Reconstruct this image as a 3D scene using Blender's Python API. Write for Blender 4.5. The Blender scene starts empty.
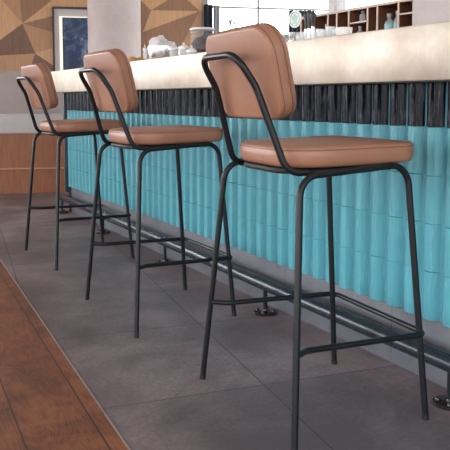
import bpy, bmesh, math, random
from mathutils import Vector, Matrix
PI = math.pi
random.seed(7)
C = bpy.context.scene.collection

# ------------------------------------------------------------------ materials
def nt_new(name):
    m = bpy.data.materials.new(name); m.use_nodes = True
    nt = m.node_tree; b = nt.nodes['Principled BSDF']
    return m, nt, b
def node(nt, t, **kw):
    n = nt.nodes.new(t)
    for k, v in kw.items():
        if k.startswith('i_'):
            key = k[2:]; n.inputs[int(key) if key.isdigit() else key.replace('_', ' ')].default_value = v
        else: setattr(n, k, v)
    return n
def mth(nt, op, a, b=None, c=None):
    n = nt.nodes.new('ShaderNodeMath'); n.operation = op
    for i, v in enumerate((a, b, c)):
        if v is None: continue
        if isinstance(v, (int, float)): n.inputs[i].default_value = v
        else: nt.links.new(v, n.inputs[i])
    return n.outputs[0]
def mixc(nt, fac, a, b, blend='MIX'):
    n = nt.nodes.new('ShaderNodeMix'); n.data_type = 'RGBA'; n.blend_type = blend
    for key, v in ((0, fac), (6, a), (7, b)):
        if isinstance(v, (int, float)): n.inputs[key].default_value = v
        elif isinstance(v, tuple): n.inputs[key].default_value = (*v, 1) if len(v) == 3 else v
        else: nt.links.new(v, n.inputs[key])
    return n.outputs[2]
def coords(nt, scale=(1, 1, 1), rot=(0, 0, 0), gen='Object'):
    tc = node(nt, 'ShaderNodeTexCoord'); mp = node(nt, 'ShaderNodeMapping')
    mp.inputs['Scale'].default_value = scale; mp.inputs['Rotation'].default_value = rot
    nt.links.new(tc.outputs[gen], mp.inputs[0]); return mp.outputs[0]
def noise(nt, vec, s, d=3, r=.55, dist=0):
    n = node(nt, 'ShaderNodeTexNoise'); n.inputs['Scale'].default_value = s; n.inputs['Detail'].default_value = d
    n.inputs['Roughness'].default_value = r; n.inputs['Distortion'].default_value = dist
    nt.links.new(vec, n.inputs['Vector']); return n.outputs[0]
def ramp(nt, f, stops):
    r = node(nt, 'ShaderNodeValToRGB'); e = r.color_ramp.elements
    while len(e) < len(stops): e.new(.5)
    for i, (p, c) in enumerate(stops):
        e[i].position = p; e[i].color = (*c, 1) if len(c) == 3 else c
    nt.links.new(f, r.inputs[0]); return r.outputs[0]
def bump(nt, b, h, s=.2, d=.002):
    n = node(nt, 'ShaderNodeBump'); n.inputs['Strength'].default_value = s; n.inputs['Distance'].default_value = d
    nt.links.new(h, n.inputs['Height']); nt.links.new(n.outputs[0], b.inputs['Normal'])
def mat(name, col, rough=.5, metal=0, var=.12, scale=8, bmp=0, bscale=60, stretch=(1, 1, 1), coat=0, spec=None, trans=0, ior=None):
    m, nt, b = nt_new(name)
    v = coords(nt, stretch)
    n = noise(nt, v, scale)
    lo = tuple(max(0, c * (1 - var)) for c in col); hi = tuple(min(1, c * (1 + var)) for c in col)
    nt.links.new(ramp(nt, n, [(.3, lo), (.7, hi)]), b.inputs['Base Color'])
    b.inputs['Roughness'].default_value = rough; b.inputs['Metallic'].default_value = metal
    b.inputs['Coat Weight'].default_value = coat
    if spec is not None: b.inputs['Specular IOR Level'].default_value = spec
    if trans: b.inputs['Transmission Weight'].default_value = trans
    if ior: b.inputs['IOR'].default_value = ior
    if bmp: bump(nt, b, noise(nt, v, bscale, 4), bmp)
    return m
M = {}
M['black_steel'] = mat('black_steel', (.009, .0105, .0135), .36, .0, .1, 20, .05, 200, spec=.3)
M['pan'] = mat('pan', (.012, .013, .015), .55)
M['rubber'] = mat('rubber', (.012, .012, .013), .7)
M['rail'] = mat('rail_steel', (.022, .032, .045), .24, .3, .12, 6)
M['chrome'] = mat('chrome', (.55, .55, .56), .18, 1, .05)
M['dark_chrome'] = mat('dark_chrome', (.02, .02, .022), .2, .3, .1)
M['navy'] = mat('navy_panel', (.035, .05, .065), .5)
M['white_ceramic'] = mat('white_ceramic', (.8, .8, .78), .25, 0, .03)
M['paper'] = mat('paper', (.78, .76, .76), .8, 0, .04, 10, .3, 15)
M['black_plastic'] = mat('black_plastic', (.02, .022, .028), .35)
M['wall_white'] = mat('white_plaster', (.86, .87, .88), .8, 0, .02)
M['ceil'] = mat('ceiling_plaster', (.75, .74, .73), .9, 0, .02)
M['frame_dark'] = mat('frame_dark', (.035, .03, .032), .4)
M['winframe'] = mat('window_frame', (.35, .36, .37), .5, .2)
M['curtain'] = mat('curtain_dark', (.035, .045, .065), .9, 0, .25, 6, .3, 40, (1, 1, .1))
M['curtain_sheer'] = mat('curtain_sheer', (.45, .48, .53), .9, 0, .1, 6, .3, 40, (1, 1, .1))
M['biscuit'] = mat('biscuit', (.62, .33, .13), .7, 0, .25, 30, .3, 60)
M['coffee'] = mat('coffee_beans', (.06, .025, .018), .5, 0, .5, 120, .6, 150)
M['mint'] = mat('mint', (.45, .66, .6), .6, 0, .1)
M['sage'] = mat('sage', (.22, .36, .33), .6, 0, .1)
M['aqua'] = mat('aqua_beads', (.2, .8, .76), .4, 0, .4, 60, .3, 80)

def glass(name, col=(.9, .95, .96), alpha=.35):
    m, nt, b = nt_new(name)
    v = coords(nt); n = noise(nt, v, 5)
    b.inputs['Base Color'].default_value = (*col, 1)
    b.inputs['Roughness'].default_value = .06
    nt.links.new(mth(nt, 'MULTIPLY_ADD', n, .04, alpha - .02), b.inputs['Alpha'])
    return m
M['glass'] = glass('clear_glass', (.9, .95, .97), .32)
M['pane'] = glass('window_pane', (.9, .95, .97), .06)
M['hopper'] = glass('hopper_plastic', (.45, .5, .56), .09)

def leather():
    m, nt, b = nt_new('brown_leather')
    v = coords(nt)
    n = noise(nt, v, 5, 4)
    nt.links.new(ramp(nt, n, [(.3, (.29, .13, .077)), (.7, (.345, .162, .098))]), b.inputs['Base Color'])
    b.inputs['Roughness'].default_value = .44
    b.inputs['Specular IOR Level'].default_value = .55
    vo = node(nt, 'ShaderNodeTexVoronoi'); vo.inputs['Scale'].default_value = 420; nt.links.new(v, vo.inputs['Vector'])
    h = mth(nt, 'ADD', mth(nt, 'MULTIPLY', vo.outputs[0], .4), mth(nt, 'MULTIPLY', noise(nt, v, 14, 3), 2.5))
    bump(nt, b, h, .22, .002)
    return m
M['leather'] = leather()
M['thread'] = mat('stitching', (.17, .085, .055), .6)

def tile_mat(name, base, rough, streak, var, spec=.35, bs=.25):
    m, nt, b = nt_new(name)
    g = node(nt, 'ShaderNodeNewGeometry')
    v = coords(nt, (1, 1, .09))
    s = noise(nt, v, 170, 3, .6)
    big = noise(nt, coords(nt, (1, 1, .6)), 14, 3)
    rnd = g.outputs['Random Per Island']
    c1 = mixc(nt, rnd, tuple(c * (1 - var) for c in base), tuple(min(1, c * (1 + var)) for c in base))
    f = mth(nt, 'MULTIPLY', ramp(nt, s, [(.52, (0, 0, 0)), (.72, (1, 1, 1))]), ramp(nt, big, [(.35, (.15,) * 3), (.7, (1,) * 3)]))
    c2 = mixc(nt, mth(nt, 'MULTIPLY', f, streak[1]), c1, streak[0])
    nt.links.new(c2, b.inputs['Base Color'])
    b.inputs['Roughness'].default_value = rough; b.inputs['Specular IOR Level'].default_value = spec
    bump(nt, b, mth(nt, 'ADD', s, mth(nt, 'MULTIPLY', noise(nt, coords(nt), 25, 3), 2)), bs, .002)
    return m
M['teal'] = tile_mat('teal_glaze', (.085, .33, .40), .26, ((.36, .62, .68), .25), .05)
M['blacktile'] = tile_mat('black_glaze', (.003, .005, .012), .10, ((.34, .36, .44), .45), .3, .14, .06)  # pale streaks mix worn glaze with highlights painted into the colour
M['grout'] = mat('teal_grout', (.07, .27, .34), .5)

def brass():
    m, nt, b = nt_new('brushed_champagne_metal')
    v = coords(nt, (1, 1, .06)); n = noise(nt, v, 220, 3, .6)
    big = noise(nt, coords(nt), 4.5, 4, .65)
    c = mixc(nt, ramp(nt, big, [(.35, (0, 0, 0)), (.7, (1, 1, 1))]), (.50, .425, .35), (.72, .67, .61))
    c = mixc(nt, mth(nt, 'MULTIPLY', n, .35), c, (.48, .40, .32))
    nt.links.new(c, b.inputs['Base Color']); b.inputs['Metallic'].default_value = .8
    nt.links.new(mth(nt, 'MULTIPLY_ADD', n, .2, .44), b.inputs['Roughness'])
    bump(nt, b, n, .12, .001)
    return m
M['brass'] = brass()

def concrete(name, a, bcol, rough=.75, bs=.15, sc=2.5):
    m, nt, b = nt_new(name)
    v = coords(nt); n = noise(nt, v, sc, 6, .62); n2 = noise(nt, v, 45, 4)
    f = mth(nt, 'ADD', mth(nt, 'MULTIPLY', n, .8), mth(nt, 'MULTIPLY', n2, .2))
    nt.links.new(ramp(nt, f, [(.35, a), (.65, bcol)]), b.inputs['Base Color'])
    b.inputs['Roughness'].default_value = rough; bump(nt, b, n2, bs, .002)
    return m
M['concrete'] = concrete('column_concrete', (.56, .49, .475), (.68, .61, .60))

def plinth_mat():
    m, nt, b = nt_new('plinth_stone')
    v = coords(nt); n = noise(nt, v, 5, 6, .62); n2 = noise(nt, v, 60, 4)
    f = mth(nt, 'ADD', mth(nt, 'MULTIPLY', n, .75), mth(nt, 'MULTIPLY', n2, .25))
    c = ramp(nt, f, [(.35, (.085, .09, .108)), (.65, (.135, .142, .166))])
    sp = node(nt, 'ShaderNodeSeparateXYZ'); nt.links.new(v, sp.inputs[0])
    fr = mth(nt, 'FRACT', mth(nt, 'MULTIPLY_ADD', sp.outputs[1], 1 / .694, .22))
    j = mth(nt, 'LESS_THAN', mth(nt, 'MINIMUM', fr, mth(nt, 'SUBTRACT', 1, fr)), .0022)
    nt.links.new(mixc(nt, j, c, (.05, .05, .055)), b.inputs['Base Color'])
    b.inputs['Roughness'].default_value = .5; bump(nt, b, n2, .15, .002)
    return m
M['plinth'] = plinth_mat()

TA, PA = math.radians(8.297), math.radians(3.641)
def floor_tile():
    m, nt, b = nt_new('grey_floor_tile')
    tc = node(nt, 'ShaderNodeTexCoord'); sp = node(nt, 'ShaderNodeSeparateXYZ'); nt.links.new(tc.outputs['Object'], sp.inputs[0])
    x, y = sp.outputs[0], sp.outputs[1]
    n = mth(nt, 'SUBTRACT', mth(nt, 'MULTIPLY', x, math.cos(TA)), mth(nt, 'MULTIPLY', y, math.sin(TA)))
    d = mth(nt, 'ADD', mth(nt, 'MULTIPLY', x, math.sin(TA)), mth(nt, 'MULTIPLY', y, math.cos(TA)))
    a = mth(nt, 'DIVIDE', mth(nt, 'SUBTRACT', n, .248), .6645); e = mth(nt, 'DIVIDE', mth(nt, 'SUBTRACT', d, 2.124), .694)
    def joint(q, w):
        f = mth(nt, 'FRACT', q); return mth(nt, 'LESS_THAN', mth(nt, 'MINIMUM', f, mth(nt, 'SUBTRACT', 1, f)), w)
    j = mth(nt, 'MAXIMUM', joint(a, .0028), joint(e, .0027))
    cmb = node(nt, 'ShaderNodeCombineXYZ'); nt.links.new(mth(nt, 'FLOOR', a), cmb.inputs[0]); nt.links.new(mth(nt, 'FLOOR', e), cmb.inputs[1])
    wn = node(nt, 'ShaderNodeTexWhiteNoise'); nt.links.new(cmb.outputs[0], wn.inputs[0])
    v = tc.outputs['Object']
    big = noise(nt, v, 2.2, 6, .65, .4); fine = noise(nt, v, 70, 4, .6)
    f = mth(nt, 'ADD', mth(nt, 'ADD', mth(nt, 'MULTIPLY', big, .75), mth(nt, 'MULTIPLY', fine, .25)), mth(nt, 'MULTIPLY_ADD', wn.outputs[0], .08, -.04))
    c = ramp(nt, f, [(.38, (.10, .078, .083)), (.50, (.165, .130, .136)), (.63, (.27, .215, .222))])
    nt.links.new(mixc(nt, j, c, (.03, .028, .028)), b.inputs['Base Color'])
    nt.links.new(mth(nt, 'MULTIPLY_ADD', big, .25, .36), b.inputs['Roughness'])
    b.inputs['Specular IOR Level'].default_value = .5
    bump(nt, b, mth(nt, 'SUBTRACT', mth(nt, 'MULTIPLY', noise(nt, v, 30, 4), .5), j), .15, .002)
    return m
M['floor_tile'] = floor_tile()
def floor_wood():
    m, nt, b = nt_new('oak_floor_planks')
    tc = node(nt, 'ShaderNodeTexCoord'); sp = node(nt, 'ShaderNodeSeparateXYZ'); nt.links.new(tc.outputs['Object'], sp.inputs[0])
    x, y = sp.outputs[0], sp.outputs[1]
    n = mth(nt, 'SUBTRACT', mth(nt, 'MULTIPLY', x, math.cos(PA)), mth(nt, 'MULTIPLY', y, math.sin(PA)))
    d = mth(nt, 'ADD', mth(nt, 'MULTIPLY', x, math.sin(PA)), mth(nt, 'MULTIPLY', y, math.cos(PA)))
    a = mth(nt, 'DIVIDE', mth(nt, 'SUBTRACT', n, .297), .2035)
    row = mth(nt, 'FLOOR', a)
    e = mth(nt, 'ADD', mth(nt, 'DIVIDE', d, 2.4), mth(nt, 'MULTIPLY_ADD', row, .37, .45))
    def joint(q, w):
        f = mth(nt, 'FRACT', q); return mth(nt, 'LESS_THAN', mth(nt, 'MINIMUM', f, mth(nt, 'SUBTRACT', 1, f)), w)
    j = mth(nt, 'MAXIMUM', joint(a, .011), joint(e, .0008))
    cmb = node(nt, 'ShaderNodeCombineXYZ'); nt.links.new(row, cmb.inputs[0]); nt.links.new(mth(nt, 'FLOOR', e), cmb.inputs[1])
    wn = node(nt, 'ShaderNodeTexWhiteNoise'); nt.links.new(cmb.outputs[0], wn.inputs[0])
    g = node(nt, 'ShaderNodeCombineXYZ')
    nt.links.new(mth(nt, 'ADD', mth(nt, 'MULTIPLY', n, 7), mth(nt, 'MULTIPLY', row, 3.7)), g.inputs[0]); nt.links.new(mth(nt, 'MULTIPLY', d, 1.6), g.inputs[1])
    base = noise(nt, g.outputs[0], 1.1, 2, .5, .6)
    rings = mth(nt, 'ABSOLUTE', mth(nt, 'SINE', mth(nt, 'MULTIPLY', base, 60)))
    g2 = node(nt, 'ShaderNodeCombineXYZ'); nt.links.new(mth(nt, 'MULTIPLY', n, 14), g2.inputs[0]); nt.links.new(d, g2.inputs[1])
    fine = noise(nt, g2.outputs[0], 14, 5, .7)
    blot = noise(nt, tc.outputs['Object'], 6, 5, .65, .5)
    f = mth(nt, 'ADD', mth(nt, 'ADD', mth(nt, 'MULTIPLY', rings, .07), mth(nt, 'MULTIPLY', fine, .42)), mth(nt, 'ADD', mth(nt, 'MULTIPLY', blot, .5), mth(nt, 'MULTIPLY', wn.outputs[0], .1)))
    c = ramp(nt, f, [(.38, (.045, .016, .009)), (.51, (.14, .046, .021)), (.66, (.27, .098, .043))])
    nt.links.new(mixc(nt, j, c, (.012, .008, .007)), b.inputs['Base Color'])
    nt.links.new(mth(nt, 'MULTIPLY_ADD', fine, .25, .34), b.inputs['Roughness'])
    bump(nt, b, mth(nt, 'SUBTRACT', fine, j), .25, .0015)
    return m
M['floor_wood'] = floor_wood()
def veneer(name, a, bcol, rotz=0, rough=.45):
    m, nt, b = nt_new(name)
    v = coords(nt, (9, 9, .7), (0, rotz, 0)); n = noise(nt, v, 6, 4, .6, .6)
    nt.links.new(ramp(nt, n, [(.3, a), (.7, bcol)]), b.inputs['Base Color'])
    b.inputs['Roughness'].default_value = rough
    return m
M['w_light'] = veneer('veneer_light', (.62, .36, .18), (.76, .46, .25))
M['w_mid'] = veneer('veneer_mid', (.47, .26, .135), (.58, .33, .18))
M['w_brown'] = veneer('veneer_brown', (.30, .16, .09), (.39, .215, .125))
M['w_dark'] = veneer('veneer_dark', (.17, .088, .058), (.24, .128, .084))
M['w_base'] = veneer('banquette_wood', (.22, .074, .03), (.34, .128, .055))
M['w_edge'] = veneer('pale_wood_edge', (.60, .44, .32), (.70, .54, .41))
M['w_cub'] = veneer('cubby_wood', (.16, .06, .035), (.24, .10, .058))
def fabric(name, col):
    m, nt, b = nt_new(name)
    v = coords(nt); n = noise(nt, v, 160, 3, .7); n2 = noise(nt, v, 4, 3)
    f = mth(nt, 'ADD', mth(nt, 'MULTIPLY', n, .5), mth(nt, 'MULTIPLY', n2, .5))
    nt.links.new(ramp(nt, f, [(.3, tuple(c * .85 for c in col)), (.7, tuple(c * 1.15 for c in col))]), b.inputs['Base Color'])
    b.inputs['Roughness'].default_value = .95; b.inputs['Sheen Weight'].default_value = .3
    bump(nt, b, n, .3, .002)
    return m
M['fabric'] = fabric('taupe_fabric', (.43, .38, .36))
M['fabric_seat'] = fabric('grey_fabric', (.56, .54, .535))
M['matboard'] = mat('mat_board', (.72, .69, .69), .8, 0, .03)
M['trim'] = mat('trim_metal', (.5, .48, .46), .3, .8, .1)
def glow():
    m, nt, b = nt_new('warm_led_strip')
    n = noise(nt, coords(nt), 4)
    nt.links.new(ramp(nt, n, [(.3, (.95, .82, .62)), (.7, (1, .88, .7))]), b.inputs['Emission Color'])
    b.inputs['Emission Strength'].default_value = .9; b.inputs['Base Color'].default_value = (.9, .8, .6, 1)
    return m
M['led'] = glow()
def art():
    m, nt, b = nt_new('blue_space_artwork')
    v = coords(nt); n = noise(nt, v, 3.5, 8, .68, .8); n2 = noise(nt, v, 26, 5, .75)
    c = ramp(nt, n, [(.30, (.008, .018, .055)), (.46, (.018, .045, .13)), (.55, (.09, .15, .28)), (.63, (.55, .6, .68))])
    sp = ramp(nt, n2, [(.66, (0, 0, 0)), (.74, (1, 1, 1))])
    nt.links.new(mixc(nt, mth(nt, 'MULTIPLY', sp, .55), c, (.5, .5, .52)), b.inputs['Base Color'])
    b.inputs['Roughness'].default_value = .4
    return m
M['art'] = art()

# ------------------------------------------------------------------ mesh tools
def mesh_obj(name, bm, m, parent=None, smooth=35):
    me = bpy.data.meshes.new(name)
    bmesh.ops.recalc_face_normals(bm, faces=bm.faces)
    bm.to_mesh(me); bm.free()
    for mm in (m if isinstance(m, (list, tuple)) else [m]): me.materials.append(M[mm] if isinstance(mm, str) else mm)
    if smooth is not None:
        me.polygons.foreach_set('use_smooth', [True] * len(me.polygons))
        me.set_sharp_from_angle(angle=math.radians(smooth))
    o = bpy.data.objects.new(name, me); C.objects.link(o)
    if parent: o.parent = parent
    return o
def thing(name, label, cat, loc=(0, 0, 0), rotz=0, group=None):
    o = bpy.data.objects.new(name, None); C.objects.link(o); o.empty_display_size = .1
    o.location = loc; o.rotation_euler = (0, 0, rotz); o['label'] = label; o['category'] = cat
    if group: o['group'] = group
    return o
def tag(o, label, cat, group=None):
    o['label'] = label; o['category'] = cat
    if group: o['group'] = group
    return o
def struct(o): o['kind'] = 'structure'; return o
def box(bm, x0, x1, y0, y1, z0, z1, bev=0, seg=2):
    vs = [bm.verts.new(p) for p in [(x0, y0, z0), (x1, y0, z0), (x1, y1, z0), (x0, y1, z0), (x0, y0, z1), (x1, y0, z1), (x1, y1, z1), (x0, y1, z1)]]
    fs = [bm.faces.new([vs[i] for i in f]) for f in [(0, 3, 2, 1), (4, 5, 6, 7), (0, 1, 5, 4), (1, 2, 6, 5), (2, 3, 7, 6), (3, 0, 4, 7)]]
    if bev:
        es = set(e for f in fs for e in f.edges)
        bmesh.ops.bevel(bm, geom=list(es), offset=bev, segments=seg, profile=.5, affect='EDGES')
    return bm
def bx(*a, **k): return box(bmesh.new(), *a, **k)
def fillet(pts, rads, seg=8):
    out = [Vector(pts[0])]
    for i in range(1, len(pts) - 1):
        p, a, b = Vector(pts[i]), Vector(pts[i - 1]), Vector(pts[i + 1]); r = rads[i - 1] if isinstance(rads, (list, tuple)) else rads
        da, db = (a - p).normalized(), (b - p).normalized()
        ang = da.angle(db)
        if r <= 0 or ang > PI - .02: out.append(p); continue
        t = min(r / math.tan(ang / 2), (a - p).length * .49 if i > 1 else (a - p).length * .95, (b - p).length * .49 if i < len(pts) - 2 else (b - p).length * .95)
        r = t * math.tan(ang / 2)
        c = p + (da + db).normalized() * (r / math.sin(ang / 2))
        s, e = p + da * t - c, p + db * t - c
        tot = s.angle(e); ax = s.cross(e).normalized()
        for k in range(seg + 1): out.append(c + Matrix.Rotation(tot * k / seg, 3, ax) @ s)
    out.append(Vector(pts[-1])); return out
def tube(bm, path, r, n=14, cap=True):
    path = [Vector(p) for p in path]; rings = []; prev = None
    for i, p in enumerate(path):
        t = (path[min(i + 1, len(path) - 1)] - path[max(i - 1, 0)]).normalized()
        if prev is None:
            u = t.cross(Vector((0, 0, 1)));  u = u.normalized() if u.length > .01 else Vector((1, 0, 0))
        else: u = (prev - t * prev.dot(t)).normalized()
        prev = u; w = t.cross(u); rr = r[i] if isinstance(r, list) else r
        rings.append([bm.verts.new(p + (u * math.cos(2 * PI * k / n) + w * math.sin(2 * PI * k / n)) * rr) for k in range(n)])
    for a, b in zip(rings, rings[1:]):
        for k in range(n): bm.faces.new((a[k], a[(k + 1) % n], b[(k + 1) % n], b[k]))
    if cap: bm.faces.new(rings[0]); bm.faces.new(rings[-1][::-1])
    return bm
def lathe(bm, prof, c=(0, 0, 0), n=24, axis=None):
    rings = []
    for r, z in prof:
        rings.append([bm.verts.new((c[0] + max(r, 1e-4) * math.cos(2 * PI * k / n), c[1] + max(r, 1e-4) * math.sin(2 * PI * k / n), c[2] + z)) for k in range(n)])
    for a, b in zip(rings, rings[1:]):
        for k in range(n): bm.faces.new((a[k], a[(k + 1) % n], b[(k + 1) % n], b[k]))
    bm.faces.new(rings[0][::-1]); bm.faces.new(rings[-1])
    return bm
def outline(corners, rads, seg=8):
    n = len(corners); out = []
    for i in range(n):
        p = Vector((*corners[i], 0)); a = Vector((*corners[i - 1], 0)); b = Vector((*corners[(i + 1) % n], 0)); r = rads[i]
        da, db = (a - p).normalized(), (b - p).normalized(); ang = da.angle(db)
        t = r / math.tan(ang / 2); c = p + (da + db).normalized() * (r / math.sin(ang / 2))
        s, e = p + da * t - c, p + db * t - c; tot = s.angle(e); ax = s.cross(e).normalized()
        for k in range(seg + 1): out.append((c + Matrix.Rotation(tot * k / seg, 3, ax) @ s).to_2d())
    res = []                                             # subdivide the long edges
    for i, p in enumerate(out):
        q = out[(i + 1) % len(out)]; L = (q - p).length; k = max(1, int(L / .03))
        for j in range(k): res.append(p.lerp(q, j / k))
    return res
def inset(pts, d):
    n = len(pts); out = []
    cen = sum(pts, Vector((0, 0))) / n
    for i in range(n):
        t = (pts[(i + 1) % n] - pts[i - 1]).normalized(); nn = Vector((-t.y, t.x))
        if nn.dot(cen - pts[i]) < 0: nn = -nn
        out.append(pts[i] + nn * d)
    return out
def pad(pts, T, et, eb, crown, f):
    bm = bmesh.new(); rings = []
    def ring(ps, h): rings.append([bm.verts.new(f(p.x, p.y, h)) for p in ps])
    cen = sum(pts, Vector((0, 0))) / len(pts)
    inner = inset(pts, eb)
    for s in (.3, .65): ring([cen + (p - cen) * s for p in inner], 0)
    for k in range(5):
        a = PI / 2 * k / 4; ring(inset(pts, eb * (1 - math.sin(a))), eb * (1 - math.cos(a)))
    for q in (.33, .66): ring(inset(pts, -.002), eb + (T - et - eb) * q)
    for k in range(5):
        a = PI / 2 * k / 4; ring(inset(pts, et * (1 - math.cos(a))), T - et * (1 - math.sin(a)))
    inner = inset(pts, et)
    for s in (.93, .84, .7, .5, .28, .1): ring([cen + (p - cen) * s for p in inner], T + crown * (1 - s ** 2.2))
    n = len(pts)
    for a, b in zip(rings, rings[1:]):
        for k in range(n): bm.faces.new((a[k], a[(k + 1) % n], b[(k + 1) % n], b[k]))
    bm.faces.new(rings[0]); bm.faces.new(rings[-1])
    return bm

# ------------------------------------------------------------------ bar stool
ZR = .735
Z2 = .754
def make_stool():
    t = thing('bar_stool', '', 'bar stool', group='brown leather bar stools along the bar')
    for s in (1, -1):
        R0, R1, F1, F0 = (-.219, s * .3106, .0), (-.166, s * .2375, ZR), (.203, s * .209, Z2), (.262, s * .2458, 0)
        mid = ((R1[0] + F1[0]) / 2, (R1[1] + F1[1]) / 2, (ZR + Z2) / 2)
        for a, b in ((R0, R1), (F0, F1)):
            a2 = Vector(a) + (Vector(b) - Vector(a)).normalized() * .008
            leg = mesh_obj('leg', tube(bmesh.new(), fillet([a2, b, mid], .062, 9), .0097, 14), 'black_steel', t)
            d = (Vector(b) - Vector(a)).normalized()
            mesh_obj('foot_glide', tube(bmesh.new(), [Vector(a), Vector(a) + d * .014], .0102, 12), 'rubber', leg)
    # foot ring
    zr, zf = .27, .257
    pts = [(-.196, .280, zr), (-.150, .250, zr - .002), (.258, .243, zf), (.258, -.243, zf), (-.150, -.250, zr - .002), (-.196, -.280, zr)]
    mesh_obj('footrest', tube(bmesh.new(), fillet(pts, [.05, .03, .03, .05], 8), .0085, 14), 'black_steel', t)
    # back frame: two posts bent at the seat and joined over the top
    pts = [(.12, .19, .748), (-.168, .172, .737), (-.245, .134, .972), (-.300, .122, 1.058), (-.300, -.122, 1.058), (-.245, -.134, .972), (-.168, -.172, .737), (.12, -.19, .748)]
    mesh_obj('back_frame', tube(bmesh.new(), fillet(pts, [.055, .12, .055, .055, .12, .055], 9), .0098, 14), 'black_steel', t)
    # cross bars and pan under the seat
    for x, z in ((-.10, .738), (.13, .748)): mesh_obj('cross_bar', tube(bmesh.new(), [(x, -.222, z), (x, .222, z)], .008, 10), 'black_steel', t)
    o = outline([(-.17, -.165), (.20, -.18), (.20, .18), (-.17, .165)], [.1, .04, .04, .1], 8)
    mesh_obj('seat_pan', pad(o, .016, .004, .006, 0, lambda x, y, h: (x, y, .7315 + h + .012 * (x + .17))), 'pan', t)
    # seat cushion
    so = outline([(-.162, -.205), (.236, -.226), (.236, .226), (-.162, .205)], [.12, .05, .05, .12], 10)
    for p in so:
        if p.x < -.05: p.x -= .014 * max(0, 1 - (p.y / .2) ** 2)
        if p.x > .2: p.x += .012 * max(0, 1 - (p.y / .22) ** 2)
    tilt = lambda x: .749 + .010 * (x + .2) / .45
    seat = mesh_obj('seat', pad(so, .058, .010, .018, .008, lambda x, y, h: (x, y, tilt(x) + h)), 'leather', t, 60)
    bm = bmesh.new()
    ps = [(p.x, p.y, tilt(p.x) + .0485) for p in inset(so, -.0010)]
    tube(bm, ps + [ps[0]], .0014, 6)
    for y, x in ((-.2085, -.03), (.2085, -.03)):
        tube(bm, [(x, y * 1.01, tilt(x) + .012), (x, y * 1.01, tilt(x) + .047)], .0012, 6)
    mesh_obj('seat_seam', bm, 'thread', seat)
    # back cushion
    z0, z1 = .883, 1.129
    def bf(p, q, h):                                   # p sideways, q up the pad 0..1, h forward
        z = z0 + q * (z1 - z0)
        x = -.163 - .331 * (z - .735) + .013 + .010 * q + .010 * (1 - (p / .22) ** 2) * (h / .06)
        cu = .010 * (p / .22) ** 2                      # gentle wrap around the sitter
        return (x + h * .955 + cu, p, z + h * .26)
    H = z1 - z0
    ol = outline([(-.192, 0), (.192, 0), (.226, H), (-.226, H)], [.06, .06, .075, .075], 9)
    back = mesh_obj('backrest', pad(ol, .056, .018, .008, .006, lambda a, b, h: bf(a, b / H, h)), 'leather', t, 60)
    bm = bmesh.new()
    for off, h in ((-.0012, .010), (-.0018, .036)):
        ps = [bf(p.x, p.y / H, h) for p in inset(ol, off)]
        tube(bm, ps + [ps[0]], .0013, 6)
    for s in (1, -1):
        ys = .2015
        tube(bm, [bf(s * (ys + .002), .36, .012), bf(s * (ys + .002), .36, .034)], .0012, 6)
    mesh_obj('back_seam', bm, 'thread', back)
    return t
def dup(root, loc, rotz):
    r = root.copy(); C.objects.link(r); r.location = loc; r.rotation_euler = (0, 0, rotz)
    for ch in list(root.children):
        c = ch.copy(); C.objects.link(c); c.parent = r
        for g in ch.children:
            d = g.copy(); C.objects.link(d); d.parent = c
    return r
st = make_stool()
spots = [((1.251, 1.789, 0), -4.14, 'nearest brown leather bar stool, its padded back largest and closest to the viewer'),
         ((1.231, 2.929, 0), .4, 'middle brown leather bar stool in the row of three along the teal bar'),
         ((1.248, 4.20, 0), 2, 'farthest brown leather bar stool, in front of the grey banquette')]
for i, (loc, a, lab) in enumerate(spots):
    o = st if i == 0 else dup(st, loc, math.radians(a))
    o.location = loc; o.rotation_euler = (0, 0, math.radians(a)); o['label'] = lab

# ------------------------------------------------------------------ bar
V0, V1 = -.8, 5.885
bar = thing('bar_counter', 'long bar front of fluted teal tiles with a black tile band and grey plinth', 'bar', (1.9, 2.5, 0))
def loc_obj(name, bm, m, par, **k):
    o = mesh_obj(name, bm, m, par, **k); o.matrix_parent_inverse = Matrix.Translation(-Vector(par.location)); return o
PITCH = .0895
def tiles(z_rows, xb, amp, width, zg, off=0, jit=.0004, round_=False):
    bm = bmesh.new(); n = 16
    k0 = int((V0 - 1.687) / PITCH)
    k = k0
    while 1.687 + (k + 1) * PITCH <= V1 + .01:
        va = 1.687 + k * PITCH
        for z0, z1 in zip(z_rows, z_rows[1:]):
            jx = random.uniform(-jit, jit); jz = random.uniform(-.0006, .0006)
            zs = [z0 + zg + jz, z0 + zg + .0012 + jz, z1 - zg - .0012 + jz, z1 - zg + jz]
            grid = []
            for q, z in enumerate(zs):
                row = []
                for i in range(n + 1):
                    tt = i / n; q_ = min(1, max(0, (math.sin(PI * tt) - .22) / .72)); s = max(0, math.sin(PI * tt)) ** .8 if round_ else q_ * q_ * (3 - 2 * q_)
                    e = .0014 if q in (0, 3) else 0
                    row.append(bm.verts.new((xb - amp * s + jx + e, va + off + (PITCH - width) / 2 + width * tt, z)))
                grid.append(row)
            for a, b in zip(grid, grid[1:]):
                for i in range(n): bm.faces.new((a[i], a[i + 1], b[i + 1], b[i]))
            for row in (grid[0], grid[-1]):
                ba = bm.verts.new((xb + .008, row[0].co.y, row[0].co.z)); bb = bm.verts.new((xb + .008, row[-1].co.y, row[0].co.z))
                bm.faces.new([ba] + row + [bb])
        k += 1
    return bm
loc_obj('teal_tile_cladding', tiles([.215, .376, .533, .691, .849], 1.714, .027, PITCH * .99, .0005), 'teal', bar, smooth=24)
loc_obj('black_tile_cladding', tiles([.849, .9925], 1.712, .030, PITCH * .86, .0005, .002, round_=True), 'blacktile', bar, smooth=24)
b = bx(1.7125, 1.73, V0, V1, .2155, .9925); loc_obj('tile_backing', b, 'grout', bar)
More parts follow.
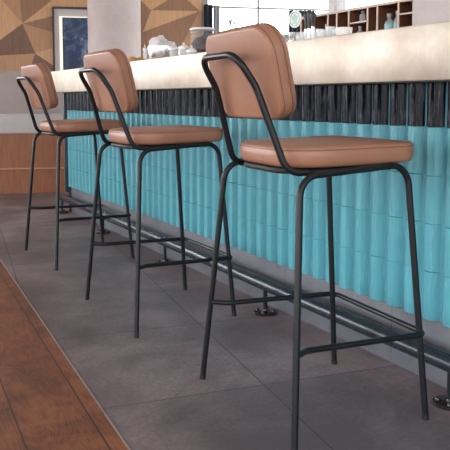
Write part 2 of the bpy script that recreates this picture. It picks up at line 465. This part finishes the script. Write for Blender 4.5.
b = bx(1.716, 2.15, V0, V1, .0, .2155, bev=.002); loc_obj('plinth', b, 'plinth', bar)
b = bx(1.73, 2.15, V0, V1, .2155, .99); loc_obj('carcass', b, 'navy', bar)
b = bx(1.668, 2.15, V1, V1 + .035, .17, .9925, bev=.002); loc_obj('end_panel', b, 'navy', bar)
b = bx(1.70, 2.15, V1 + .001, V1 + .03, .0, .17, bev=.001)
loc_obj('base_block', b, 'black_plastic', bar)

o = mesh_obj('countertop', bx(1.56, 2.2, V0, 5.925, .9935, 1.162, bev=.005), 'brass', None)
tag(o, 'thick brushed champagne metal countertop overhanging the tiled bar', 'countertop')

# foot rail
rail = thing('foot_rail', 'dark steel tube foot rail on floor posts along the bar plinth', 'foot rail', (1.635, 2.6, 0))
loc_obj('rail_tube', tube(bmesh.new(), [(1.635, V0, .128), (1.635, 2, .128), (1.635, 5.96, .128)], .027, 28), 'rail', rail)
for v in (.48, 1.568, 2.657, 3.754, 4.843, 5.88):
    p = loc_obj('post', tube(bmesh.new(), [(1.635, v, .006), (1.635, v, .106)], .0095, 14), 'black_steel', rail)
    bm = bmesh.new(); lathe(bm, [(.052, 0), (.054, .004), (.05, .009), (.016, .012), (.014, .02)], (1.635, v, .0), 28)
    fl = loc_obj('flange', bm, 'dark_chrome', rail)
    for k in range(4):
        a = PI / 4 + k * PI / 2
        bo = mesh_obj('bolt', lathe(bmesh.new(), [(.009, 0), (.009, .006), (.006, .011), (.001, .0125)], (1.635 + .036 * math.cos(a), v + .036 * math.sin(a), .007), 12), 'dark_chrome', fl)
        bo.matrix_parent_inverse = (Matrix.Translation(Vector(rail.location)) @ fl.matrix_parent_inverse).inverted()

# ------------------------------------------------------------------ floor
# ------------------------------------------------------------------ floor
def poly(name, pts, z, th, m):
    bm = bmesh.new(); lo = [bm.verts.new((x, y, z - th)) for x, y in pts]; hi = [bm.verts.new((x, y, z)) for x, y in pts]
    bm.faces.new(hi); bm.faces.new(lo[::-1]); n = len(pts)
    for i in range(n): bm.faces.new((lo[i], lo[(i + 1) % n], hi[(i + 1) % n], hi[i]))
    return mesh_obj(name, bm, m, None, None)
def tx(v, n=.55): return (n + v * math.sin(PA)) / math.cos(PA)
VA, VB = -3.0, 10.5
struct(poly('floor', [(tx(VA), VA), (6, VA), (6, VB), (tx(VB), VB)], 0, .05, 'floor_tile'))
struct(poly('floor', [(-5, VA), (tx(VA, .544), VA), (tx(VB, .544), VB), (-5, VB)], 0, .05, 'floor_wood'))
struct(poly('trim_1', [(tx(VA, .5445), VA), (tx(VA, .5495), VA), (tx(VB, .5495), VB), (tx(VB, .5445), VB)], .0018, .04, 'trim'))

# ------------------------------------------------------------------ back wall
TH = math.radians(-16); DU = Vector((math.cos(TH), math.sin(TH))); NN = Vector((-math.sin(TH), math.cos(TH))); W0 = Vector((2.13, 8.06))
def W(w, off=0): return W0 + DU * w + NN * off
def wall_poly(bm, pts, off, mi):
    vs = [bm.verts.new((*W(w, off), z)) for w, z in pts]; f = bm.faces.new(vs); f.material_index = mi
def wall_box(bm, w0, w1, o0, o1, z0, z1, mi=0):
    lo = [bm.verts.new((*W(a, o), z0)) for a, o in ((w0, o0), (w1, o0), (w1, o1), (w0, o1))]; hi = [bm.verts.new((v.co.x, v.co.y, z1)) for v in lo]
    fs = [bm.faces.new(lo[::-1]), bm.faces.new(hi)] + [bm.faces.new((lo[i], lo[(i + 1) % 4], hi[(i + 1) % 4], hi[i])) for i in range(4)]
    for f in fs: f.material_index = mi
    return bm
bm = bmesh.new()
wall_box(bm, -1.7, 1.735, .002, .15, 0, 3.0, 1)
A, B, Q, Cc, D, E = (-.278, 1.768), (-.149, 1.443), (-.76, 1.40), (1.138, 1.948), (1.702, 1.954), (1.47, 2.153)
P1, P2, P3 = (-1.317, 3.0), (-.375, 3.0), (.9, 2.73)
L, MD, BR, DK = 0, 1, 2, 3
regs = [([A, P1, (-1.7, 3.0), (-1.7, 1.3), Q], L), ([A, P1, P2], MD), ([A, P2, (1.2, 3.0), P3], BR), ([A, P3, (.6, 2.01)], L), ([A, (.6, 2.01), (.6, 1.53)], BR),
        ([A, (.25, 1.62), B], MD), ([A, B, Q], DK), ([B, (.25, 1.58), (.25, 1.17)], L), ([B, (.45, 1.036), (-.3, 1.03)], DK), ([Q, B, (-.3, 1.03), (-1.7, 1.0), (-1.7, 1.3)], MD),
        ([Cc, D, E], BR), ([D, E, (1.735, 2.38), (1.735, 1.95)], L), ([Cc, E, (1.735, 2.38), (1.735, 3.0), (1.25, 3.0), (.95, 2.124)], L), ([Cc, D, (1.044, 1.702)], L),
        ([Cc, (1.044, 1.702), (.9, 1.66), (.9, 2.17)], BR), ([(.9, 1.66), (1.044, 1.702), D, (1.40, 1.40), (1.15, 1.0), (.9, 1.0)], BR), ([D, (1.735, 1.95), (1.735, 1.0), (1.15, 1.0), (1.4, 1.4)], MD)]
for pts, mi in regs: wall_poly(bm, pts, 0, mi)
wall = mesh_obj('wall_back', bm, ['w_light', 'w_mid', 'w_brown', 'w_dark'], None, None); struct(wall)

# window beyond the wood wall: sill wall, frame, transom, mullions, panes
def window(name, w0, w1, mulls):
    root = bpy.data.objects.new(name, None); C.objects.link(root); struct(root)
    bm = bmesh.new()
    for a, b2, z0, z1 in [(w0, w1, .85, .92), (w0, w1, 2.9, 3.0)]: wall_box(bm, a, b2, .0, .1, z0, z1)
    for mm in [w0 + .03, w1 - .03]: wall_box(bm, mm - .03, mm + .03, .0, .1, .92, 2.9)
    mesh_obj('window_frame', bm, 'winframe', root, None)
    bm = wall_box(bmesh.new(), w0 + .06, w1 - .06, .02, .06, 2.0, 2.018); mesh_obj('transom', bm, 'winframe', root, None)
    bm = bmesh.new()
    for mm in mulls: wall_box(bm, mm - .012, mm + .012, .02, .06, .92, 2.9)
    mesh_obj('mullion', bm, 'winframe', root, None)
    mesh_obj('window_pane', wall_box(bmesh.new(), w0 + .06, w1 - .06, .066, .07, .92, 2.9), 'pane', root, None)
    bm = wall_box(bmesh.new(), w0, w1, .0, .15, 0, .85)
    s = mesh_obj('wall_back', bm, 'wall_white', None, None); struct(s)
window('window_1', 1.74, 5.2, [2.409])
window('window_2', -5.6, -1.705, [-4.4, -3.1])
def curtain(w0, w1, z1, off, m, label):
    bm = bmesh.new(); n = 60; cols = []
    for i in range(n + 1):
        w = w0 + (w1 - w0) * i / n; a = off + .018 * math.sin(2 * PI * i / n * max(2, round((w1 - w0) / .055)))
        cols.append([bm.verts.new((*W(w, a), z)) for z in (.02, z1)] + [bm.verts.new((*W(w, a - .003), z)) for z in (.02, z1)])
    for a, b2 in zip(cols, cols[1:]):
        bm.faces.new((a[0], b2[0], b2[1], a[1])); bm.faces.new((a[2], a[3], b2[3], b2[2]))
        bm.faces.new((a[1], b2[1], b2[3], a[3])); bm.faces.new((a[0], a[2], b2[2], b2[0]))
    for a in (cols[0], cols[-1]): bm.faces.new((a[0], a[1], a[3], a[2]))
    o = mesh_obj('curtain', bm, m); tag(o, label, 'curtain'); return o
curtain(1.742, 1.845, 2.025, -.05, 'curtain', 'dark navy curtain gathered beside the geometric wood wall')
curtain(1.85, 1.925, 2.02, -.05, 'curtain_sheer', 'pale grey curtain edge next to the dark navy curtain at the window')
curtain(2.76, 3.08, 1.985, -.05, 'curtain', 'dark curtain hanging behind the round white sign')

# framed art
pic = thing('framed_picture', 'black framed dark blue space artwork with lit mat on the wood wall', 'picture', (*W(.54, -.02), 1.0))
def wb(name, parts, m):
    bm = bmesh.new()
    for p in parts: wall_box(bm, *p)
    o = mesh_obj(name, bm, m, pic, None); o.matrix_parent_inverse = Matrix.Translation(-Vector(pic.location)); return o
a0, a1, z0, z1 = .041, 1.0, 1.0, 1.957
wb('frame', [(a0, a0 + .022, -.04, -.001, z0, z1), (a1 - .022, a1, -.04, -.001, z0, z1), (a0 + .022, a1 - .022, -.04, -.001, z1 - .022, z1), (a0 + .022, a1 - .022, -.04, -.001, z0, z0 + .022)], 'frame_dark')
wb('mat_board', [(a0 + .022, a1 - .022, -.012, -.002, z0 + .022, z1 - .022)], 'matboard')
wb('light_strip', [(.118, .924, -.016, -.013, 1.10, 1.853)], 'led')
wb('artwork', [(.148, .894, -.024, -.018, 1.12, 1.843)], 'art')

# banquette
def bench_part(name, m, par, s0, s1, d0, d1, z0, z1, bev=.0, loc=None):
    bm = bx(s0, s1, d0, d1, z0, z1, bev=bev, seg=4); return mesh_obj(name, bm, m, par, smooth=40)
bn = thing('banquette', 'tall grey upholstered banquette on a wooden base below the geometric wood wall', 'banquette', (1.66, 7.27, 0), TH)
bench_part('base', 'w_base', bn, -2.9, .45, .012, .62, 0, .592)
bench_part('foot_ledge', 'w_mid', bn, -2.9, .45, -.012, .014, .243, .256, .002)
bench_part('seat_cushion', 'fabric_seat', bn, -2.9, .45, 0, .50, .594, .787, .025)
bench_part('back_cushion', 'fabric', bn, -2.9, .45, .43, .62, .76, 1.232, .03)

# ------------------------------------------------------------------ columns, ceiling, side wall
def col(x, y, r, label):
    bm = lathe(bmesh.new(), [(r, 0), (r, 1.5), (r, 3.0)], (0, 0, 0), 64)
    o = mesh_obj('column', bm, 'concrete', None, 40); o.location = (x, y, 0); tag(o, label, 'column'); return o
col(2.497, 6.95, .262, 'round concrete column behind the far end of the bar')
col(3.0, 2.81, .30, 'round concrete column at the right end of the cubby shelf')
struct(mesh_obj('ceiling', bx(-5, 6, -3, 10.5, 3.0, 3.1), 'ceil', None, None))
bm = bx(3.4, 3.5, -3, 4.62, 0, 1.2)
for v0, v1 in ((-3, 1.2), (4.54, 4.62)): box(bm, 3.4, 3.5, v0, v1, 1.2, 3.0)
struct(mesh_obj('wall_right', bm, 'wall_white', None, None))
w4 = bpy.data.objects.new('window_4', None); C.objects.link(w4); struct(w4)
bm = bmesh.new()
for v0, v1, a, b2 in ((1.2, 4.54, 1.2, 1.24), (1.2, 4.54, 2.96, 3.0), (1.2, 1.24, 1.24, 2.96), (4.5, 4.54, 1.24, 2.96), (1.24, 1.25, 1.24, 2.96)): box(bm, 3.42, 3.48, v0, v1, a, b2)
mesh_obj('window_frame', bm, 'wall_white', w4, None)
mesh_obj('window_pane', bx(3.448, 3.452, 1.24, 4.5, 1.24, 2.96), 'pane', w4, None)
bm = bmesh.new()
for v in (-2.9, -.9, 1.1, 3.1, 5.1, 7.1, 9.1): box(bm, -5, -4.75, v - .35, v + .35, .0, 3.0)  # unseen wall; solid piers added to break up reflections in the bar tiles
box(bm, -5, -4.76, -3, 9.4, 0, .45); box(bm, -5, -4.76, -3, 9.4, 2.7, 3.0)
struct(mesh_obj('unseen_wall_left', bm, 'wall_white', None, None))
bm = bmesh.new()
for v in (-1.9, .1, 2.1, 4.1, 6.1, 8.1): box(bm, -4.92, -4.86, v - .03, v + .03, .45, 2.7)  # unseen mullions, added for their vertical reflections in the black tiles
w3 = mesh_obj('window_3', bm, 'winframe', None, None); struct(w3)

# ------------------------------------------------------------------ cubby shelf behind the bar
sh = thing('cubby_shelf', 'brown wooden cubby shelf with pale front edges behind the bar', 'shelf', (3.15, 3.8, 0))
ZB, ZTP = 1.29, 1.53
vd = [4.40, 4.245, 4.075, 3.976, 3.847, 3.656, 3.562, 3.370, 3.15]
loc_obj('carcass', bx(3.0, 3.32, vd[-1], vd[0], 0, ZB, bev=.002), 'w_cub', sh)
loc_obj('back_panel', bx(3.30, 3.32, vd[-1], vd[0], ZB, ZTP), 'w_cub', sh)
loc_obj('top_board', bx(3.004, 3.32, vd[-1], vd[0], ZTP - .016, ZTP), 'w_cub', sh)
for v in vd: loc_obj('divider', bx(3.004, 3.30, v - .006, v + .006, ZB, ZTP - .016), 'w_cub', sh)
for va, vb, z in ((vd[5], vd[4], 1.438), (vd[8], vd[7], 1.449)): loc_obj('shelf_board', bx(3.004, 3.30, va + .006, vb - .006, z - .010, z), 'w_cub', sh)
bm = bmesh.new()
for v in vd: box(bm, 2.998, 3.004, v - .007, v + .007, ZB, ZTP - .016)
box(bm, 2.998, 3.004, vd[-1], vd[0], ZTP - .016, ZTP)
for va, vb, z in ((vd[5], vd[4], 1.438), (vd[8], vd[7], 1.449)): box(bm, 2.998, 3.004, va, vb, z - .010, z)
loc_obj('edge_banding', bm, 'w_edge', sh, smooth=None)
G = 'glass jars in the cubby shelf'
def bottle(x, y, z, h, r, fill, label, name='glass_bottle'):
    t = thing(name, label, 'bottle', (x, y, z), 0, G)
    mesh_obj('body', lathe(bmesh.new(), [(r * .9, 0), (r, h * .04), (r, h * .62), (r * .8, h * .72), (r * .42, h * .8), (r * .42, h * .9)], n=20), 'glass', t)
    if fill: mesh_obj('contents', lathe(bmesh.new(), [(r * .86, h * .02), (r * .88, h * .62)], n=20), fill, t)
    mesh_obj('lid', lathe(bmesh.new(), [(r * .5, h * .9), (r * .52, h), (r * .3, h * 1.0)], n=16), 'winframe', t)
bottle(3.06, 3.775, 1.4385, .072, .024, None, 'short clear glass jar on the small upper board of the cubby shelf')
bottle(3.06, 3.80, 1.2905, .125, .026, None, 'clear glass jar directly below the small upper board of the cubby shelf')
bottle(3.06, 3.612, 1.2905, .175, .022, None, 'slim clear bottle in the narrow cubby left of the aqua jar')
bottle(3.05, 3.505, 1.2905, .175, .034, 'aqua', 'wide glass jar half filled with aqua beads in the shelf')
bottle(3.05, 3.432, 1.2905, .185, .026, 'aqua', 'narrow glass bottle with aqua contents right of the wide aqua jar')
bottle(3.05, 3.905, 1.2905, .14, .02, None, 'small clear bottle in the cubby left of the short stacked jars')
bottle(3.05, 4.02, 1.2905, .13, .02, None, 'small clear bottle in the second cubby from the shelf left end')
bottle(3.05, 4.15, 1.2905, .17, .034, None, 'broad clear glass jar near the left end of the cubby shelf')

# ------------------------------------------------------------------ things on the counter
ZC = 1.1622
plate = mesh_obj('plate', lathe(bmesh.new(), [(.06, 0), (.085, .004), (.115, .014), (.113, .017), (.08, .008), (.01, .007)], n=32), 'white_ceramic')
plate.location = (1.70, 4.36, ZC); tag(plate, 'white plate holding biscuits on the bar beside the column', 'plate')
for i, (dx, dy) in enumerate([(-.055, .075), (-.06, 0), (-.05, -.075), (.025, .05), (.025, -.03)]):
    o = mesh_obj('biscuit', lathe(bmesh.new(), [(.024, 0), (.034, .006), (.036, .016), (.028, .028), (.008, .033)], n=18), 'biscuit')
    o.location = (1.70 + dx, 4.36 + dy, ZC + .009); o.rotation_euler = (0, 0, i)
    tag(o, 'small golden biscuit on the white plate beside the column', 'biscuit', 'biscuits on the plate')
def tumbler(x, y, h, r, label, lid=None, group=None, cat='glass', name='drinking_glass', m='glass'):
    t = thing(name, label, cat, (x, y, ZC), 0, group)
    mesh_obj('body', lathe(bmesh.new(), [(r * .8, 0), (r * .85, .004), (r, h), (r * .93, h), (r * .76, .008), (.002, .008)], n=20), m, t)
    if lid == 'tongs':
        mesh_obj('spoon', tube(bmesh.new(), [(0, 0, .012), (.02, .015, h * 1.35)], .0025, 8), 'chrome', t)
        mesh_obj('spoon', tube(bmesh.new(), [(0, 0, .012), (-.02, .01, h * 1.2)], .0025, 8), 'chrome', t)
    elif lid: mesh_obj('lid', lathe(bmesh.new(), [(r * 1.02, h), (r * 1.02, h + .008), (r * .5, h + .02), (r * .2, h + .024), (r * .25, h + .034), (.002, h + .036)], n=16), lid, t)
    return t
tumbler(1.85, 4.505, .115, .034, 'clear glass holding spoons between the column and the steel pot', 'tongs', None)
# steel pot with crumpled paper
pot = thing('steel_pot', 'shiny round steel pot on the bar, crumpled white paper inside', 'pot', (1.80, 4.13, ZC))
mesh_obj('body', lathe(bmesh.new(), [(.098, 0), (.10, .004), (.10, .098), (.103, .10), (.097, .10), (.095, .008), (.002, .008)], n=40), 'chrome', pot)
for s in (1, -1): mesh_obj('handle', tube(bmesh.new(), fillet([(0, s * .099, .07), (0, s * .125, .07), (.03, s * .125, .07), (.03, s * .097, .07)], .01), .003, 8), 'chrome', pot)
bm = bmesh.new(); bmesh.ops.create_icosphere(bm, subdivisions=4, radius=1)
for v in bm.verts:
    p = v.co.copy(); a = math.atan2(p.y, p.x)
    k = 1 + .10 * math.sin(5 * a + 3 * p.z) + .07 * math.sin(9 * a - 4 * p.z) + .05 * math.sin(14 * p.x + 9 * p.y)
    pk = .5 + .5 * math.cos(a - 2.0)
    v.co = Vector((p.x * .085 * k, p.y * .088 * k, .092 + max(p.z, -.5) * (.03 + .045 * pk) * k))
pp = mesh_obj('napkin', bm, 'paper', None, 25); pp.location = (1.80, 4.13, ZC); tag(pp, 'crumpled white paper napkin bulging out of the steel pot', 'napkin')
GJ = 'small lidded glass jars on the bar'
for x, y, h, lab in ((1.72, 3.80, .058, 'leftmost small lidded glass jar, beside the steel pot'), (1.73, 3.69, .056, 'middle one of three small lidded glass jars between pot and grinder'), (1.74, 3.61, .034, 'lowest small lidded glass jar, nearest the coffee grinder')):
    tumbler(x, y, h, .028, lab, 'white_ceramic', GJ, 'jar', 'glass_jar')
# coffee grinder
g = thing('coffee_grinder', 'coffee grinder with a clear bean hopper on the bar behind the nearest stool back', 'grinder', (1.96, 3.92, ZC), math.radians(10))
mesh_obj('body', box(bmesh.new(), -.07, .07, -.07, .07, 0, .05, bev=.012, seg=3), 'black_plastic', g)
mesh_obj('hopper', lathe(bmesh.new(), [(.045, .05), (.070, .065), (.070, .09), (.072, .188), (.069, .188), (.066, .07), (.002, .06)], n=28), 'hopper', g)
mesh_obj('beans', lathe(bmesh.new(), [(.03, .062), (.060, .072), (.063, .08), (.065, .105), (.04, .14), (.002, .158)], n=28), 'coffee', g)
mesh_obj('lid', lathe(bmesh.new(), [(.075, .188), (.075, .196), (.068, .201), (.002, .202)], n=28), 'white_ceramic', g)
# slim steel taps behind the nearest stool back
def tap(x, y, top, hr, label, handle='chrome', hl=.05, grp=None):
    t = thing('draft_tap', label, 'tap', (x, y, ZC), 0, grp); h = top - ZC
    mesh_obj('base', lathe(bmesh.new(), [(.022, 0), (.022, .006), (.010, .012)], n=20), 'chrome', t)
    mesh_obj('column', lathe(bmesh.new(), [(.009, .01), (.008, h - hl)], n=14), 'chrome', t)
    mesh_obj('spout', tube(bmesh.new(), fillet([(.0, 0, h - hl - .012), (.045, 0, h - hl - .012), (.05, 0, h - hl - .05)], .015), .005, 8), 'chrome', t)
    mesh_obj('handle', lathe(bmesh.new(), [(hr * .5, h - hl), (hr * .55, h - hl * .6), (hr, h - hl * .3), (hr, h - hl * .08), (hr * .7, h)], n=16), handle, t)
    return t
tap(1.99, 3.625, 1.392, .011, 'tall steel tap with flared top seen above the nearest stool back')
tap(1.99, 3.58, 1.366, .007, 'shorter steel tap right beside the tall flared one', hl=.02)
tap(2.02, 2.92, 1.360, .012, 'leftmost black handled tap, in front of the dark curtain', 'black_plastic', .085)
tap(2.0, 2.865, 1.357, .012, 'second black handled tap from the round sign', 'black_plastic', .085)
tap(1.86, 2.635, 1.314, .0145, 'largest black handled tap, nearest the cubby shelf', 'black_plastic', .06)
tr = mesh_obj('drip_tray', bx(1.72, 1.98, 2.60, 2.98, ZC, ZC + .022, bev=.005), 'chrome'); tr.location = (0, 0, 0)
tag(tr, 'low steel drip tray in front of the black handled taps', 'tray')
tr.data.transform(Matrix.Translation((-1.85, -2.79, -ZC))); tr.location = (1.85, 2.79, ZC)
for i, (x, y) in enumerate([(1.79, 2.88), (1.8, 2.78), (1.79, 2.68)]):
    t = tumbler(x, y, .045, .026, 'small steel cup standing on the low drip tray', None, 'steel cups on the drip tray', 'cup', 'steel_cup', 'chrome'); t.location.z = ZC + .0222
pt = thing('milk_pitcher', 'steel milk pitcher with folded white cloth right of the nearest stool back', 'pitcher', (1.80, 2.98+.06, ZC))
mesh_obj('body', lathe(bmesh.new(), [(.036, 0), (.04, .006), (.042, .04), (.03, .075), (.034, .09), (.031, .09), (.002, .01)], n=24), 'chrome', pt)
mesh_obj('handle', tube(bmesh.new(), fillet([(0, -.036, .08), (0, -.065, .075), (0, -.065, .03), (0, -.041, .02)], .012), .004, 8), 'chrome', pt)
cl = mesh_obj('folded_cloth', lathe(bmesh.new(), [(.035, 0), (.03, .02), (.012, .06), (.002, .075)], n=7), 'paper', None, 20)
cl.location = (1.72, 2.71+.24, ZC); tag(cl, 'small folded white cloth cone beside the steel milk pitcher', 'cloth')
for i in range(9):
    y = 2.53 - .036 * (i // 2) - .012; x = 1.71 + .085 * (i % 2) + random.uniform(-.006, .006)
    tumbler(x, y - .03 * (i % 2), (.042, .066, .05, .058, .038, .07, .046, .055, .05)[i], .019, 'small clear drinking glass in the cluster left of the white cup', None, 'drinking glasses clustered on the bar')
cup = thing('coffee_cup', 'white cup with a round handle standing alone on the bar before the shelf', 'cup', (1.72, 2.235, ZC), 0)
mesh_obj('body', lathe(bmesh.new(), [(.018, 0), (.02, .004), (.032, .03), (.034, .047), (.031, .047), (.02, .01), (.002, .008)], n=24), 'white_ceramic', cup)
mesh_obj('handle', tube(bmesh.new(), [(0, -.03 - .014 * math.sin(PI * k / 10), .026 + .014 * math.cos(PI * k / 10)) for k in range(11)], .003, 8), 'white_ceramic', cup)

# round hanging sign
sg = thing('hanging_sign', 'round white sign with a mint emblem hanging on a cord over the bar', 'sign', (2.2, 3.281, 1.367), math.radians(11))
def disc(bm, r0, r1, x0, x1, n=40):
    # ring or disc facing -x
    a = [[bm.verts.new((x, r * math.cos(2 * PI * k / n), r * math.sin(2 * PI * k / n))) for k in range(n)] for x, r in ((x0, r1), (x1, r1), (x1, r0), (x0, r0))]
    for i in range(4):
        for k in range(n): bm.faces.new((a[i][k], a[i][(k + 1) % n], a[(i + 1) % 4][(k + 1) % n], a[(i + 1) % 4][k]))
    return bm
mesh_obj('face', disc(bmesh.new(), .0005, .046, -.004, .004), 'white_ceramic', sg)
mesh_obj('ring', disc(bmesh.new(), .034, .037, -.0058, -.004), 'sage', sg)
bm = bmesh.new()
for k, (y, z, ry, rz, a) in enumerate([(0, 0, .010, .026, 0), (-.014, .004, .007, .018, .5), (.014, .004, .007, .018, -.5), (-.008, -.018, .007, .011, -.4), (.008, -.018, .007, .011, .4), (0, .02, .008, .008, 0)]):
    n = 20; f = []
    for x in (-.0056, -.0042):
        f.append([bm.verts.new((x - .0002 * k, y + ry * math.cos(2 * PI * i / n) * math.cos(a) - rz * math.sin(2 * PI * i / n) * math.sin(a), z + ry * math.cos(2 * PI * i / n) * math.sin(a) + rz * math.sin(2 * PI * i / n) * math.cos(a))) for i in range(n)])
    bm.faces.new(f[0]); bm.faces.new(f[1][::-1])
    for i in range(n): bm.faces.new((f[0][i], f[0][(i + 1) % n], f[1][(i + 1) % n], f[1][i]))
mesh_obj('emblem', bm, 'mint', sg, None)
mesh_obj('cord', tube(bmesh.new(), [(0, 0, .045), (0, 0, 1.633)], .0012, 6), 'winframe', sg)

# ------------------------------------------------------------------ light
w = bpy.data.worlds.new('World'); bpy.context.scene.world = w; w.use_nodes = True
nt = w.node_tree; bg = nt.nodes['Background']
tc = node(nt, 'ShaderNodeTexCoord'); sp = node(nt, 'ShaderNodeSeparateXYZ'); nt.links.new(tc.outputs['Generated'], sp.inputs[0])
# overcast sky, brightest towards the far left of the room, dim ground below the horizon
dv = node(nt, 'ShaderNodeVectorMath', operation='DOT_PRODUCT'); nt.links.new(tc.outputs['Generated'], dv.inputs[0]); dv.inputs[1].default_value = (-.75, .62, .22)
f = mth(nt, 'MULTIPLY_ADD', dv.outputs['Value'], .5, .5)
sky = ramp(nt, f, [(0, (.48, .485, .49)), (.5, (.85, .85, .86)), (.8, (1.5, 1.52, 1.56)), (1, (2.4, 2.42, 2.45))])
up = mth(nt, 'MULTIPLY_ADD', sp.outputs[2], 8, .5); nt.nodes[-1].use_clamp = True
c = mixc(nt, up, (.35, .34, .33), sky)
nt.links.new(c, bg.inputs[0]); bg.inputs[1].default_value = 5.0

# ------------------------------------------------------------------ camera
cd = bpy.data.cameras.new('camera'); cam = bpy.data.objects.new('camera', cd); C.objects.link(cam)
cam.location = (0, 0, .938)
cam.rotation_euler = (PI / 2 - .0895, 0, -math.radians(28.394))
cd.sensor_width = 36; cd.lens = 722.35 / 450 * 36
cd.shift_y = -(225 - 164.16) / 450; cd.shift_x = -.001
cd.clip_start = .05
s = bpy.context.scene; s.camera = cam
s.view_settings.view_transform = 'Standard'; s.view_settings.look = 'None'; s.view_settings.gamma = 1; s.view_settings.use_curve_mapping = False
s.view_settings.exposure = .1
